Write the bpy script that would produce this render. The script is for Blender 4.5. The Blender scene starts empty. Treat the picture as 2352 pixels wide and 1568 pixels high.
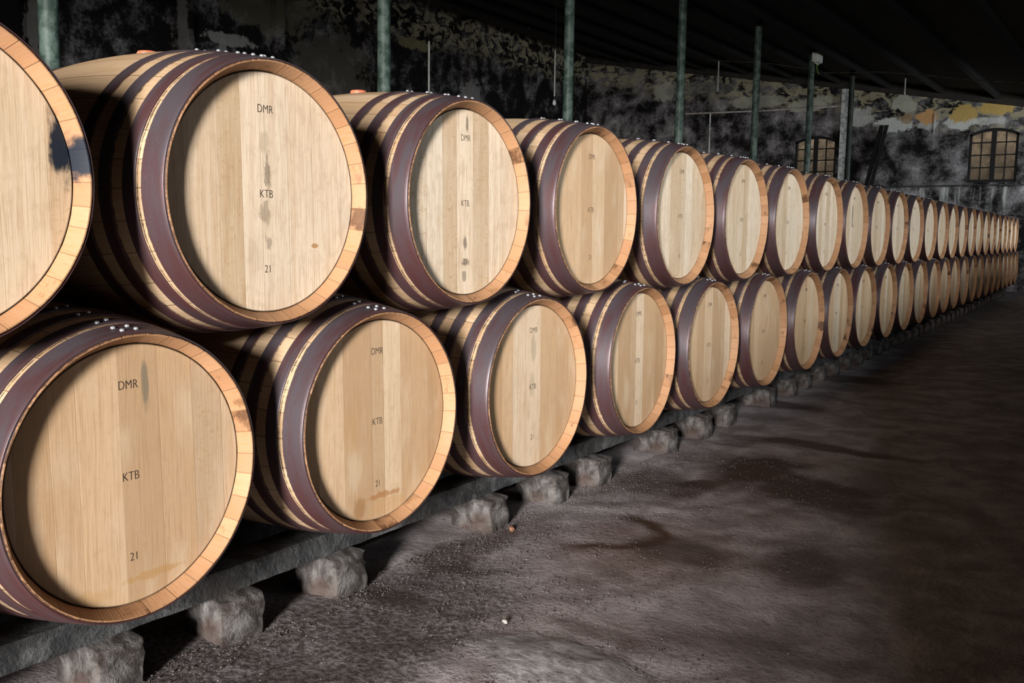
import bpy, bmesh, math, random
from math import pi, sin, cos, radians
from mathutils import Vector, Matrix
SC = bpy.context.scene
COL = SC.collection
random.seed(11)

# ------------------------------------------------------------------ camera
cam = bpy.data.cameras.new('camera'); cam.sensor_width = 36; cam.lens = 33.285; cam.clip_start = .02; cam.clip_end = 200
co = bpy.data.objects.new('camera', cam); COL.objects.link(co)
R_ = Vector((0.82412222, 0.56624318, 0.01382831)); U_ = Vector((-0.075817, 0.08608572, 0.99339873)); F_ = Vector((-0.56131484, 0.81973039, -0.11387601))
M = Matrix((R_, U_, -F_)).transposed().to_4x4(); M.translation = Vector((1.71216, -0.95493, 1.03938))
co.matrix_world = M; SC.camera = co
# ------------------------------------------------------------------ world, light, exposure
w = bpy.data.worlds.new('world'); SC.world = w; w.use_nodes = True
w.node_tree.nodes['Background'].inputs[0].default_value = (.55, .62, .75, 1)
w.node_tree.nodes['Background'].inputs[1].default_value = .05
SC.view_settings.view_transform = 'Standard'; SC.view_settings.look = 'None'
SC.view_settings.gamma = 1; SC.view_settings.exposure = 0.0

def area(name, loc, target, sx, sy, power, color, spread=180):
    l = bpy.data.lights.new(name, 'AREA'); l.shape = 'RECTANGLE'; l.size = sx; l.size_y = sy
    l.energy = power; l.color = color; l.spread = radians(spread)
    o = bpy.data.objects.new(name, l); COL.objects.link(o); o.location = loc
    o.rotation_euler = (Vector(target) - Vector(loc)).to_track_quat('-Z', 'Y').to_euler()
    return o
# daylight through the big doorway behind the photographer
area('doorway_daylight', (6.2, -14.0, 3.0), (0, 2.5, .7), 1.9, 3.4, 1400, (1.0, .965, .92), 80)
# cool skylight through the long low opening under the eaves on the right
area('eaves_daylight', (4.15, 11.0, 2.45), (0, 11.0, 1.1), 18.0, .2, 110, (.86, .95, 1.0), 64)
# added fill lamp at the far right end, brightening the end wall
area('end_wall_fill', (4.0, 17.2, 2.45), (-3.2, 20.5, 2.7), 1.6, .7, 48, (.90, .96, 1.0), 90)
# daylight on the yard wall behind the end windows
area('yard_daylight', (-4.5, 20.95, 3.6), (-4.5, 21.3, 2.0), 11.0, .3, 75, (1, .95, .86))

# ------------------------------------------------------------------ node helpers
class NT:
    def __init__(s, name):
        s.m = bpy.data.materials.new(name); s.m.use_nodes = True
        s.t = s.m.node_tree; s.t.nodes.clear()
        s.out = s.n('ShaderNodeOutputMaterial'); s.b = s.n('ShaderNodeBsdfPrincipled')
        s.l(s.b.outputs[0], s.out.inputs[0])
    def n(s, k, **kw):
        x = s.t.nodes.new(k)
        for a, b in kw.items(): setattr(x, a, b)
        return x
    def l(s, a, b): s.t.links.new(a, b)
    def put(s, sock, v):
        if v is None: return
        if hasattr(v, 'is_output'): s.l(v, sock)
        elif isinstance(v, (tuple, list)) and len(v) == 3 and sock.type == 'RGBA': sock.default_value = (*v, 1)
        else: sock.default_value = v
    def math(s, op, a, b=None, c=None, clamp=False):
        x = s.n('ShaderNodeMath', operation=op); x.use_clamp = clamp
        for i, v in enumerate((a, b, c)): s.put(x.inputs[i], v)
        return x.outputs[0]
    def mix(s, f, a, b, blend='MIX'):
        x = s.n('ShaderNodeMix', data_type='RGBA', blend_type=blend)
        s.put(x.inputs[0], f); s.put(x.inputs[6], a); s.put(x.inputs[7], b)
        return x.outputs[2]
    def obj(s): return s.n('ShaderNodeTexCoord').outputs['Object']
    def rnd(s): return s.n('ShaderNodeObjectInfo').outputs['Random']
    def sep(s, v):
        x = s.n('ShaderNodeSeparateXYZ'); s.l(v, x.inputs[0]); return x.outputs
    def xyz(s, a, b, c):
        x = s.n('ShaderNodeCombineXYZ')
        for i, v in enumerate((a, b, c)): s.put(x.inputs[i], v)
        return x.outputs[0]
    def noise(s, v, scale=5, det=4, rough=.5, dist=0, out='Fac'):
        x = s.n('ShaderNodeTexNoise'); s.put(x.inputs['Vector'], v)
        x.inputs['Scale'].default_value = scale; x.inputs['Detail'].default_value = det
        x.inputs['Roughness'].default_value = rough; x.inputs['Distortion'].default_value = dist
        return x.outputs[out]
    def vor1(s, wv, feature='F1', rand=.7, out='Color'):
        x = s.n('ShaderNodeTexVoronoi', voronoi_dimensions='1D', feature=feature)
        s.put(x.inputs['W'], wv); x.inputs['Scale'].default_value = 1; x.inputs['Randomness'].default_value = rand
        return x.outputs[out]
    def vor(s, v, scale, out='Distance', feature='F1'):
        x = s.n('ShaderNodeTexVoronoi', feature=feature); s.put(x.inputs['Vector'], v); x.inputs['Scale'].default_value = scale
        return x.outputs[out]
    def ss(s, v, a, b, lo=0, hi=1):
        x = s.n('ShaderNodeMapRange', interpolation_type='SMOOTHSTEP'); s.put(x.inputs[0], v)
        for i, q in zip((1, 2, 3, 4), (a, b, lo, hi)): x.inputs[i].default_value = q
        return x.outputs[0]
    def bump(s, h, strength=.3, dist=.01):
        x = s.n('ShaderNodeBump'); s.l(h, x.inputs['Height']); x.inputs['Strength'].default_value = strength
        x.inputs['Distance'].default_value = dist; s.l(x.outputs[0], s.b.inputs['Normal'])
    def fin(s, col, rough=.6, metal=0, spec=None):
        s.put(s.b.inputs['Base Color'], col); s.put(s.b.inputs['Roughness'], rough); s.put(s.b.inputs['Metallic'], metal)
        if spec is not None: s.b.inputs['Specular IOR Level'].default_value = spec
        return s.m

def seeded(s, k=40.0):
    p = s.obj(); r = s.rnd(); off = s.math('MULTIPLY', r, k)
    return p, r, off

def ellipse_mask(s, u, v, cu, cv, ru, rv, nz, amt=.5, a=.6, b=1.1):
    """1 inside a ragged ellipse, 0 outside"""
    du = s.math('DIVIDE', s.math('SUBTRACT', u, cu), ru); dv = s.math('DIVIDE', s.math('SUBTRACT', v, cv), rv)
    d = s.math('SQRT', s.math('ADD', s.math('MULTIPLY', du, du), s.math('MULTIPLY', dv, dv)))
    d = s.math('ADD', d, s.math('MULTIPLY', s.math('SUBTRACT', nz, .5), amt * 2))
    return s.ss(d, a, b, 1, 0)

def mat_head(name, warm=1.0, stains=(), pale=.5, tone=((.63, .435, .27), (.43, .27, .15))):
    s = NT(name); p, r, off = seeded(s); x, y, z = s.sep(p)
    # boards
    lean = s.math('MULTIPLY', z, .02)
    W = s.math('ADD', s.math('MULTIPLY', s.math('ADD', y, lean), 12.5), off)
    pc = s.vor1(W, rand=.95); pr = s.sep(pc)[0]; pr2 = s.sep(pc)[1]
    edge = s.vor1(W, 'DISTANCE_TO_EDGE', rand=.95, out='Distance'); seam = s.ss(edge, .003, .016, 1, 0)
    pid = s.math('MULTIPLY', pr, 30)
    warp = s.noise(s.xyz(s.math('ADD', y, off), s.math('MULTIPLY', z, .6), pid), 9, 2)
    yw = s.math('ADD', s.math('MULTIPLY', y, 1), s.math('MULTIPLY', warp, .010))
    g1 = s.noise(s.xyz(s.math('MULTIPLY', yw, 260), s.math('MULTIPLY', z, 9), s.math('ADD', pid, off)), 1, 5, .6)
    g2 = s.noise(s.xyz(s.math('MULTIPLY', yw, 55), s.math('MULTIPLY', z, 2.2), s.math('ADD', pid, off)), 1, 3, .55)
    ray = s.noise(s.xyz(s.math('MULTIPLY', y, 45), s.math('MULTIPLY', z, 75), s.math('ADD', pid, off)), 1, 3, .5, 1.2)
    blot = s.noise(s.xyz(s.math('MULTIPLY', y, 6), s.math('MULTIPLY', z, 3), off), 1, 3)
    c = s.mix(pr, tone[0], tone[1])
    c = s.mix(s.ss(pr2, .5, .85, 0, pale), c, (.76, .66, .53))
    c = s.mix(s.ss(g2, .40, .70, 0, .30), c, (.46, .285, .145))
    c = s.mix(s.ss(g1, .46, .70, 0, .38), c, (.34, .19, .085))
    rayf = s.math('MULTIPLY', s.ss(ray, .57, .68, 0, .6), s.ss(pr, .5, .75))
    c = s.mix(rayf, c, (.45, .29, .15))
    c = s.mix(s.ss(blot, .55, .8, 0, .35), c, (.48, .38, .27))
    c = s.mix(s.math('MULTIPLY', seam, s.ss(pr2, .3, .8, .15, .6)), c, (.22, .13, .065))
    mott = s.noise(s.xyz(s.math('MULTIPLY', y, 1.6), z, off), 26, 5, .65, .8)
    c = s.mix(s.ss(mott, .45, .7, 0, .28), c, (.40, .27, .16))
    c = s.mix(s.ss(s.noise(s.xyz(y, s.math('MULTIPLY', z, .35), pid), 13, 3), .5, .75, 0, .35), c, (.72, .60, .45))
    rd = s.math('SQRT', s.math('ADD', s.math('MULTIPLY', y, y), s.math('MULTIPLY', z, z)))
    c = s.mix(s.ss(rd, .2722, .2752, 0, .9), c, (.035, .02, .012))  # croze shadow painted as a dark ring round the head's edge
    # small nail specks
    sp = s.vor(s.xyz(0, y, z), 38); 
    c = s.mix(s.ss(sp, .012, .03, .35, 0), c, (.1, .06, .03))
    for (cu, cv, ru, rv, col, k, sc_, amt) in stains:
        nz = s.noise(s.xyz(off, s.math('MULTIPLY', y, 1), s.math('MULTIPLY', z, .5)), sc_, 4, .6)
        c = s.mix(s.math('MULTIPLY', ellipse_mask(s, y, z, cu, cv, ru, rv, nz, amt), k), c, col)
    s.bump(s.math('SUBTRACT', g1, s.math('MULTIPLY', seam, .5)), .18, .002)
    return s.fin(c, .58, spec=.3)

def angle30(s, y, z, off, n=31):
    a = s.math('MULTIPLY', s.math('ARCTAN2', y, z), n / (2 * pi))
    return s.math('ADD', a, off)

def mat_stave(name):
    s = NT(name); p, r, off = seeded(s); x, y, z = s.sep(p)
    A = angle30(s, y, z, off, 29); pc = s.vor1(A, rand=.55); pr = s.sep(pc)[0]
    edge = s.vor1(A, 'DISTANCE_TO_EDGE', rand=.55, out='Distance')
    seam = s.ss(edge, .006, .022, 1, 0)
    g = s.noise(s.xyz(s.math('MULTIPLY', x, 5), s.math('MULTIPLY', A, 9), s.math('MULTIPLY', pr, 20)), 1, 5, .6)
    b = s.noise(s.xyz(s.math('MULTIPLY', x, 12), s.math('MULTIPLY', A, .8), off), 1, 3)
    c = s.mix(pr, (.52, .375, .245), (.40, .262, .15))
    c = s.mix(s.ss(g, .42, .72, 0, .5), c, (.34, .19, .08))
    c = s.mix(s.ss(b, .55, .78, 0, .45), c, (.33, .22, .12))
    c = s.mix(s.math('MULTIPLY', seam, .8), c, (.10, .05, .025))
    # black iron bleed along the hoop edges, ragged
    ax = s.math('SUBTRACT', .475, s.math('ABSOLUTE', x)); jag = s.noise(s.xyz(s.math('MULTIPLY', x, 6), s.math('MULTIPLY', A, 3.2), off), 1, 5, .7)
    tot = None
    for e in (.063, .074, .114, .148, .186, .226, .262):
        d = s.math('ABSOLUTE', s.math('SUBTRACT', ax, e)); m = s.ss(s.math('SUBTRACT', d, s.math('MULTIPLY', s.math('SUBTRACT', jag, .5), .010)), .0006, .0022, 1, 0)
        tot = m if tot is None else s.math('MAXIMUM', tot, m)
    c = s.mix(s.math('MULTIPLY', tot, .85), c, (.05, .028, .02))
    s.bump(s.math('SUBTRACT', g, s.math('MULTIPLY', seam, 2)), .3, .002)
    return s.fin(c, .62, spec=.3)

def mat_chime(name, stains=(), dark=.585):
    s = NT(name); p, r, off = seeded(s); x, y, z = s.sep(p)
    A = angle30(s, y, z, off, 33); pc = s.vor1(A, rand=.75); pr = s.sep(pc)[0]; pr2 = s.sep(pc)[2]
    edge = s.vor1(A, 'DISTANCE_TO_EDGE', rand=.75, out='Distance'); seam = s.ss(edge, .008, .03, 1, 0)
    rad = s.math('SQRT', s.math('ADD', s.math('MULTIPLY', y, y), s.math('MULTIPLY', z, z)))
    g = s.noise(s.xyz(s.math('MULTIPLY', A, 10), s.math('MULTIPLY', rad, 60), s.math('MULTIPLY', pr, 20)), 1, 5, .6)
    bl = s.noise(s.xyz(s.math('MULTIPLY', A, .8), s.math('MULTIPLY', rad, 50), off), 1, 4, .65)
    c = s.mix(pr, (.45, .25, .135), (.34, .175, .088))
    c = s.mix(s.ss(g, .45, .75, 0, .5), c, (.36, .17, .055))
    c = s.mix(s.math('MULTIPLY', s.ss(pr2, .84, .93), s.ss(bl, .42, .62)), c, (.11, .05, .022))
    c = s.mix(s.ss(bl, dark, dark + .13, 0, .75), c, (.16, .075, .03))
    c = s.mix(s.math('MULTIPLY', seam, .6), c, (.16, .075, .03))
    # charred outermost edge under the hoop
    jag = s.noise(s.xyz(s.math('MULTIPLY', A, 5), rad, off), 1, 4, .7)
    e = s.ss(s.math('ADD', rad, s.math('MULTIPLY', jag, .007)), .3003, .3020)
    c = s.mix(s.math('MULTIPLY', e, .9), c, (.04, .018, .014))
    for (cu, cv, ru, rv, col, k, sc_, amt) in stains:
        nz = s.noise(s.xyz(off, y, s.math('MULTIPLY', z, .5)), sc_, 4, .6)
        c = s.mix(s.math('MULTIPLY', ellipse_mask(s, y, z, cu, cv, ru, rv, nz, amt), k), c, col)
    s.bump(s.math('SUBTRACT', g, s.math('MULTIPLY', seam, 1.5)), .35, .002)
    return s.fin(c, .6, spec=.3)

def mat_hoop(name):
    s = NT(name); p, r, off = seeded(s); x, y, z = s.sep(p)
    A = angle30(s, y, z, off, 6)
    n1 = s.noise(s.xyz(s.math('MULTIPLY', x, 25), s.math('MULTIPLY', A, 1.5), off), 1, 4, .6)
    n2 = s.noise(p, 160, 3, .6)
    c = s.mix(s.ss(n1, .35, .7), (.088, .072, .083), (.082, .034, .036))
    c = s.mix(s.ss(n2, .58, .75, 0, .5), c, (.045, .03, .032))
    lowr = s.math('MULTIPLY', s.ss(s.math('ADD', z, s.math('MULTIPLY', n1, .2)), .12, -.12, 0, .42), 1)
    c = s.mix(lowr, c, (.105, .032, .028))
    ru = s.noise(s.xyz(s.math('MULTIPLY', x, 90), s.math('MULTIPLY', A, 14), off), 1, 4, .7)
    c = s.mix(s.ss(ru, .68, .76, 0, .7), c, (.30, .085, .045))
    s.bump(n2, .12, .0015)
    return s.fin(c, s.ss(n1, .3, .7, .40, .52), .35)

def mat_simple(name, base, alt, scale=30, rough=.6, metal=0, bump=.2, lo=.4, hi=.65, dist=.003):
    s = NT(name); p = s.obj(); n = s.noise(p, scale, 5, .6)
    s.bump(n, bump, dist)
    return s.fin(s.mix(s.ss(n, lo, hi), base, alt), rough, metal)

INK = (.012, .016, .026)
M_HEAD = mat_head('oak_head')
UT = ((.80, .655, .50), (.54, .39, .25))
M_HEADC = mat_head('oak_head_pale', pale=.8, tone=UT)
M_HEAD_U1 = mat_head('oak_head_ink', 1.0, tone=UT, stains=((.252, .07, .030, .075, INK, 1.0, 34, .9),))
M_HEAD_L1 = mat_head('oak_head_streak', 1.0, pale=.25, stains=((.034, .185, .0095, .055, (.17, .15, .11), .75, 40, .5), (.06, -.225, .09, .010, (.44, .24, .08), .6, 40, 1.2), (-.12, -.24, .06, .02, (.50, .30, .12), .45, 26, 1.0)))
M_HEAD_L2 = mat_head('oak_head_tide', 1.0, pale=.35, stains=((.02, -.212, .080, .010, (.36, .15, .04), .7, 55, 1.3), (.03, -.245, .085, .03, (.50, .30, .14), .6, 30, .6), (-.075, -.232, .028, .034, (.28, .14, .05), .6, 22, .8), (-.105, -.02, .030, .08, (.46, .28, .13), .35, 16, .8)))
M_HEAD_U2 = mat_head('oak_head_smudge', 1.0, tone=UT, pale=.6, stains=((-.002, .045, .010, .045, (.20, .15, .11), .7, 75, 1.4), (-.012, -.045, .018, .03, (.26, .2, .14), .6, 75, 1.4), (0, -.115, .010, .02, (.24, .18, .13), .6, 75, 1.4), (.145, -.122, .014, .006, (.40, .18, .04), .8, 90, .8), (-.012, .12, .016, .03, (.40, .30, .2), .5, 60, .8)))
M_HEAD_U3 = mat_head('oak_head_blurred', 1.0, tone=UT, pale=.8, stains=((0, .235, .007, .03, (.10, .08, .06), .7, 60, .8), (-.006, -.12, .010, .022, (.12, .09, .07), .7, 70, .8), (-.003, -.178, .022, .012, (.12, .09, .07), .55, 90, .9), (-.008, -.22, .012, .02, (.12, .09, .07), .6, 70, .8)))
M_HEAD_L3 = mat_head('oak_head_pencil', .98, pale=.45, stains=((-.005, .13, .020, .05, (.33, .27, .19), .5, 30, .6), (-.01, .01, .018, .05, (.36, .3, .2), .4, 30, .6)))
M_HEAD_S9 = mat_head('oak_head_black_drip', .97, tone=UT, pale=.6, stains=((-.03, .07, .012, .09, (.06, .04, .03), .85, 60, .7),))
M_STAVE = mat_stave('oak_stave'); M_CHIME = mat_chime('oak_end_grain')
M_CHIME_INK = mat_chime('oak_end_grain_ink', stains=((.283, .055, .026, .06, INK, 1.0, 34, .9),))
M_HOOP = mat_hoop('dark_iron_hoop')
M_RIVET = mat_simple('galvanised', (.62, .66, .70), (.42, .45, .48), 200, .35, .6, .05)
M_PRINT = mat_simple('black_print', (.030, .020, .014), (.06, .04, .028), 500, .7)
M_BUNG = mat_simple('bung_silicone', (.62, .20, .11), (.45, .12, .06), 60, .5)

# ------------------------------------------------------------------ mesh helpers
class MB:
    def __init__(s): s.v = []; s.f = []; s.mi = []
    def add(s, vs, fs, mi=0):
        k = len(s.v); s.v += [tuple(q) for q in vs]; s.f += [tuple(i + k for i in f) for f in fs]
        s.mi += [mi] * len(fs) if isinstance(mi, int) else list(mi)
        return s
    def box(s, x0, x1, y0, y1, z0, z1, mi=0):
        v = [(x, y, z) for x in (x0, x1) for y in (y0, y1) for z in (z0, z1)]
        return s.add(v, [(0, 1, 3, 2), (4, 6, 7, 5), (0, 4, 5, 1), (2, 3, 7, 6), (0, 2, 6, 4), (1, 5, 7, 3)], mi)
    def tube(s, pts, r, n=10, mi=0, cap=True):
        pts = [Vector(q) for q in pts]; V = []; F = []
        for i, q in enumerate(pts):
            d = (pts[min(i + 1, len(pts) - 1)] - pts[max(i - 1, 0)]).normalized()
            a = Vector((0, 0, 1)) if abs(d.z) < .9 else Vector((1, 0, 0))
            e1 = d.cross(a).normalized(); e2 = d.cross(e1)
            rr = r[i] if isinstance(r, (list, tuple)) else r
            V += [q + e1 * rr * cos(2 * pi * k / n) + e2 * rr * sin(2 * pi * k / n) for k in range(n)]
        for i in range(len(pts) - 1):
            for k in range(n):
                F.append((i * n + k, i * n + (k + 1) % n, (i + 1) * n + (k + 1) % n, (i + 1) * n + k))
        if cap: F.append(tuple(range(n - 1, -1, -1))); F.append(tuple((len(pts) - 1) * n + k for k in range(n)))
        return s.add(V, F, mi)
    def lathe(s, prof, n, mis=None, fr=None, closed=False):
        """revolve (x, r) about the X axis; r==0 makes a pole"""
        V = []; idx = []
        for j, (x, r) in enumerate(prof):
            if r == 0: idx.append([len(V)] * n); V.append((x, 0, 0)); continue
            row = []
            for k in range(n):
                a = 2 * pi * k / n; rr, xx = (fr(j, k, x, r) if fr else (r, x))
                row.append(len(V)); V.append((xx, rr * cos(a), rr * sin(a)))
            idx.append(row)
        F = []; MI = []; m = len(prof)
        for j in range(m if closed else m - 1):
            A = idx[j]; B = idx[(j + 1) % m]
            for k in range(n):
                k2 = (k + 1) % n; q = []
                for t in (A[k], A[k2], B[k2], B[k]):
                    if t not in q: q.append(t)
                if len(q) > 2: F.append(tuple(q)); MI.append(mis[j] if mis else 0)
        return s.add(V, F, MI)
    def mesh(s, name, mats, smooth=None):
        me = bpy.data.meshes.new(name); me.from_pydata(s.v, [], s.f); me.update()
        bm = bmesh.new(); bm.from_mesh(me); bmesh.ops.recalc_face_normals(bm, faces=bm.faces); bm.to_mesh(me); bm.free()
        for m in (mats if isinstance(mats, (list, tuple)) else [mats]): me.materials.append(m)
        for p, i in zip(me.polygons, s.mi): p.material_index = i
        if smooth is not None:
            me.polygons.foreach_set('use_smooth', [True] * len(me.polygons)); me.set_sharp_from_angle(angle=radians(smooth))
        return me
    def obj(s, name, mats, parent=None, smooth=None, **kw): return link(name, s.mesh(name, mats, smooth), parent, **kw)

def link(name, data, parent=None, loc=(0, 0, 0), rot=(0, 0, 0), **props):
    o = bpy.data.objects.new(name, data); COL.objects.link(o); o.parent = parent
    o.location = loc; o.rotation_euler = rot
    for k, v in props.items(): o[k] = v
    return o
def struct(o): o['kind'] = 'structure'; return o
ORD = 'zeroth first second third fourth fifth sixth seventh eighth ninth tenth eleventh twelfth thirteenth fourteenth fifteenth sixteenth seventeenth eighteenth nineteenth twentieth twenty-first twenty-second twenty-third twenty-fourth twenty-fifth twenty-sixth twenty-seventh twenty-eighth'.split()

# ------------------------------------------------------------------ the building
ZO = .525
def roofz(x): return 3.725 - .1705 * x
YE = 20.5; YF = -3.5; XL = -10.9; XR = 4.2

def mat_wall(name, blobs=(), dirty=.5, ledge=None, along='x'):
    s = NT(name); p = s.obj(); x, y, z = s.sep(p)
    big = s.noise(p, .9, 4, .6, .6); mid = s.noise(s.xyz(s.math('MULTIPLY', x, 1.0), y, s.math('MULTIPLY', z, 1.6)), 3.6, 6, .66, 1.0)
    fine = s.noise(p, 22, 5, .65); drip = s.noise(s.xyz(s.math('MULTIPLY', x, 9), s.math('MULTIPLY', y, 9), s.math('MULTIPLY', z, .9)), 1, 4, .6)
    soft = s.noise(p, 2.3, 6, .6, .2)
    lum = s.math('ADD', s.math('MULTIPLY', soft, .56), s.math('ADD', s.math('MULTIPLY', fine, .20), s.math('ADD', s.math('MULTIPLY', big, .3), s.math('MULTIPLY', mid, .14))))
    c = s.mix(s.ss(lum, dirty - .02, dirty + .20), (.012, .010, .010), (.40, .38, .39))
    c = s.mix(s.ss(lum, dirty + .12, dirty + .26, 0, .8), c, (.75, .76, .74))
    # pale and yellow plaster left under the eaves
    top = s.math('SUBTRACT', s.math('SUBTRACT', 3.53, s.math('MULTIPLY', x, .1705)), z)
    band = s.math('MULTIPLY', s.ss(s.math('ADD', top, s.math('MULTIPLY', big, .5)), .55, 1.0, 1, 0), s.ss(mid, .46, .56))
    c = s.mix(s.math('MULTIPLY', band, .85), c, (.50, .45, .30))
    if ledge is not None:
        dz = s.math('SUBTRACT', ledge, z)
        dr = s.math('MULTIPLY', s.ss(drip, .50, .72), s.math('MULTIPLY', s.ss(dz, 0, .04), s.ss(dz, .12, .75, 1, 0)))
        c = s.mix(s.math('MULTIPLY', dr, .85), c, (.75, .78, .75))
    rag = s.noise(p, 4.0, 8, .72)
    for (bx, bz, rx, rz, col, k) in blobs:
        c = s.mix(s.math('MULTIPLY', ellipse_mask(s, x if along == 'x' else y, z, bx, bz, rx, rz, rag, 1.25, .80, 1.02), k), c, col)
    s.bump(lum, .8, .05)
    return s.fin(c, .85, spec=.2)
OCH = (.80, .46, .20); YEL = (.72, .50, .17); WHT = (.86, .88, .84); GRY = (.60, .60, .49)
M_WEND = mat_wall('stained_plaster_end', blobs=(
    (-3.25, 3.42, .45, .16, WHT, .85), (-1.93, 3.40, .30, .14, WHT, .85), (-2.55, 3.40, .22, .12, WHT, .6), (-3.95, 3.62, .30, .22, WHT, .6),
    (-3.05, 3.86, .26, .22, GRY, .9), (-2.56, 3.57, .24, .16, OCH, 1), (-3.0, 3.53, .14, .12, (.45, .3, .15), .8),
    (-1.88, 3.58, .26, .20, YEL, 1), (-1.30, 3.66, .42, .14, YEL, 1), (-1.45, 3.42, .42, .08, WHT, .6),
    (-5.1, 3.93, .55, .14, GRY, .8), (-4.75, 4.05, .4, .12, GRY, .6), (-6.2, 4.1, .8, .15, GRY, .6), (-8.6, 4.5, .35, .25, GRY, .7),
    (-7.7, 4.5, .9, .2, (.2, .2, .19), .6)), dirty=.54, ledge=2.12)
M_WBACK = mat_wall('stained_plaster_back', along='y', dirty=.60, blobs=((10.2, 4.75, 1.1, .5, (.20, .19, .13), .6), (9.35, 4.05, .55, .12, (.42, .43, .41), .8), (9.2, 3.8, .10, .3, (.42, .43, .41), .7),
    (11.6, 3.9, .95, .75, (.15, .14, .115), .6), (15.75, 3.95, .45, .35, (.36, .36, .36), .7), (8.35, 4.1, .10, .9, (.24, .22, .2), .7), (6.05, 3.7, .10, .8, (.28, .27, .25), .7), (13.9, 4.75, .5, .12, (.3, .27, .14), .8)))
M_WDARK = mat_simple('sooty_masonry', (.030, .026, .023), (.055, .05, .045), 3, .9, bump=.6, dist=.05)
M_ROOF = mat_simple('dark_roof_boards', (.030, .025, .020), (.045, .038, .030), 5, .9, bump=.4, dist=.02)
M_PURL = mat_simple('mossy_timber', (.005, .0045, .004), (.22, .20, .11), 7, .9, bump=.5, lo=.66, hi=.76)

# floor: real relief near the camera
def mat_floor():
    s = NT('stained_earth_floor'); p = s.obj(); x, y, z = s.sep(p)
    n0 = s.noise(p, .8, 5, .6, .5); n1 = s.noise(p, 4.5, 6, .62, .4); n2 = s.noise(p, 55, 5, .7); n3 = s.noise(p, 190, 3, .6)
    c = s.mix(s.ss(n1, .35, .68), (.22, .185, .188), (.46, .415, .43))
    c = s.mix(s.ss(n0, .47, .68, 0, .5), c, (.12, .083, .070))
    c = s.mix(s.ss(n2, .52, .7, 0, .5), c, (.06, .045, .042))
    c = s.mix(s.ss(n3, .66, .74, 0, .6), c, (.40, .37, .36))
    ragn = s.noise(p, 3.2, 4, .6)
    rough = .62
    def ring(cx, cy, rx, ry, w0, ang0=None):
        du = s.math('DIVIDE', s.math('SUBTRACT', x, cx), rx); dv = s.math('DIVIDE', s.math('SUBTRACT', y, cy), ry)
        d = s.math('SQRT', s.math('ADD', s.math('MULTIPLY', du, du), s.math('MULTIPLY', dv, dv)))
        d = s.math('ADD', d, s.math('MULTIPLY', s.math('SUBTRACT', ragn, .5), .9))
        return s.ss(s.math('ABSOLUTE', s.math('SUBTRACT', d, 1)), .02, w0, 1, 0)
    DK = (.040, .019, .012)
    side = s.ss(s.math('ADD', x, s.math('MULTIPLY', y, .0)), .02, .20)
    c = s.mix(s.math('MULTIPLY', s.math('MULTIPLY', ring(.14, 1.92, .20, .20, .26), side), 1.0), c, DK)
    c = s.mix(s.math('MULTIPLY', ellipse_mask(s, x, y, .40, 1.85, .42, .35, ragn, .8, .4, 1.3), .45), c, (.10, .045, .025))
    c = s.mix(s.math('MULTIPLY', ellipse_mask(s, x, y, .35, 3.0, .5, .6, ragn, .8, .4, 1.3), .35), c, (.09, .045, .03))
    for (cx, cy, rx, ry, k, amt) in ((.44, 1.88, .20, .14, .7, .5), (.26, 3.12, .22, .30, .92, .8), (.60, 2.85, .34, .26, .85, .9), (.17, 2.62, .08, .28, .8, .8), (.84, 2.02, .16, .20, .75, .7), (.42, 3.75, .5, .09, .85, .8), (-.12, 1.45, .10, .28, .7, .7), (-.02, 1.02, .12, .07, .8, .8),
                                (.55, 1.15, .18, .05, .5, .9), (.0, 2.6, .16, .25, .6, .9), (.95, 1.3, .3, .12, .5, .9), (-.2, 4.8, .4, .16, .7, .9), (-.1, 6.2, .5, .2, .7, .9)):
        c = s.mix(s.math('MULTIPLY', ellipse_mask(s, x, y, cx, cy, rx, ry, ragn, amt, .55, 1.25), k), c, DK)
    gm = ellipse_mask(s, x, y, .02, .55, .42, .85, ragn, .8, .5, 1.2)
    c = s.mix(s.math('MULTIPLY', gm, s.ss(n2, .38, .58, .25, .9)), c, (.045, .032, .028))
    c = s.mix(s.math('MULTIPLY', gm, s.ss(s.noise(p, 120, 4, .7), .58, .66, 0, .8)), c, (.30, .26, .25))
    # pale broken screed patch by the foot of the picture
    pm = ellipse_mask(s, x, y, .58, .93, .27, .15, s.noise(p, 9, 5, .65), .7, .6, 1.05)
    c = s.mix(s.math('MULTIPLY', pm, s.ss(n2, .35, .6, .25, .95)), c, (.50, .48, .50))
    ridge = s.noise(s.xyz(s.math('MULTIPLY', x, 22), s.math('MULTIPLY', y, 40), 0), 1, 8, .75, .5)
    c = s.mix(s.math('MULTIPLY', pm, s.ss(ridge, .34, .46, .8, 0)), c, (.04, .034, .033))
    c = s.mix(s.math('MULTIPLY', pm, s.ss(ridge, .48, .62, 0, .8)), c, (.80, .78, .80))
    crack = s.ss(s.math('ABSOLUTE', s.math('SUBTRACT', s.noise(p, 1.7, 5, .62), .5)), 0, .010, 1, 0)
    c = s.mix(s.math('MULTIPLY', crack, s.ss(n0, .52, .66, 0, .35)), c, (.03, .022, .02))
    h = s.math('ADD', s.math('MULTIPLY', n2, .8), s.math('ADD', s.math('MULTIPLY', n3, .22), s.math('MULTIPLY', n1, 1.0)))
    h = s.math('ADD', h, s.math('MULTIPLY', s.math('MULTIPLY', pm, ridge), 3.6)); h = s.math('ADD', h, s.math('MULTIPLY', gm, s.math('MULTIPLY', n2, 1.4))); pass
    s.bump(h, 1.0, .014)
    return s.fin(c, s.ss(n0, .4, .7, .72, .5), spec=.35)
M_FLOOR = mat_floor()

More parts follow.
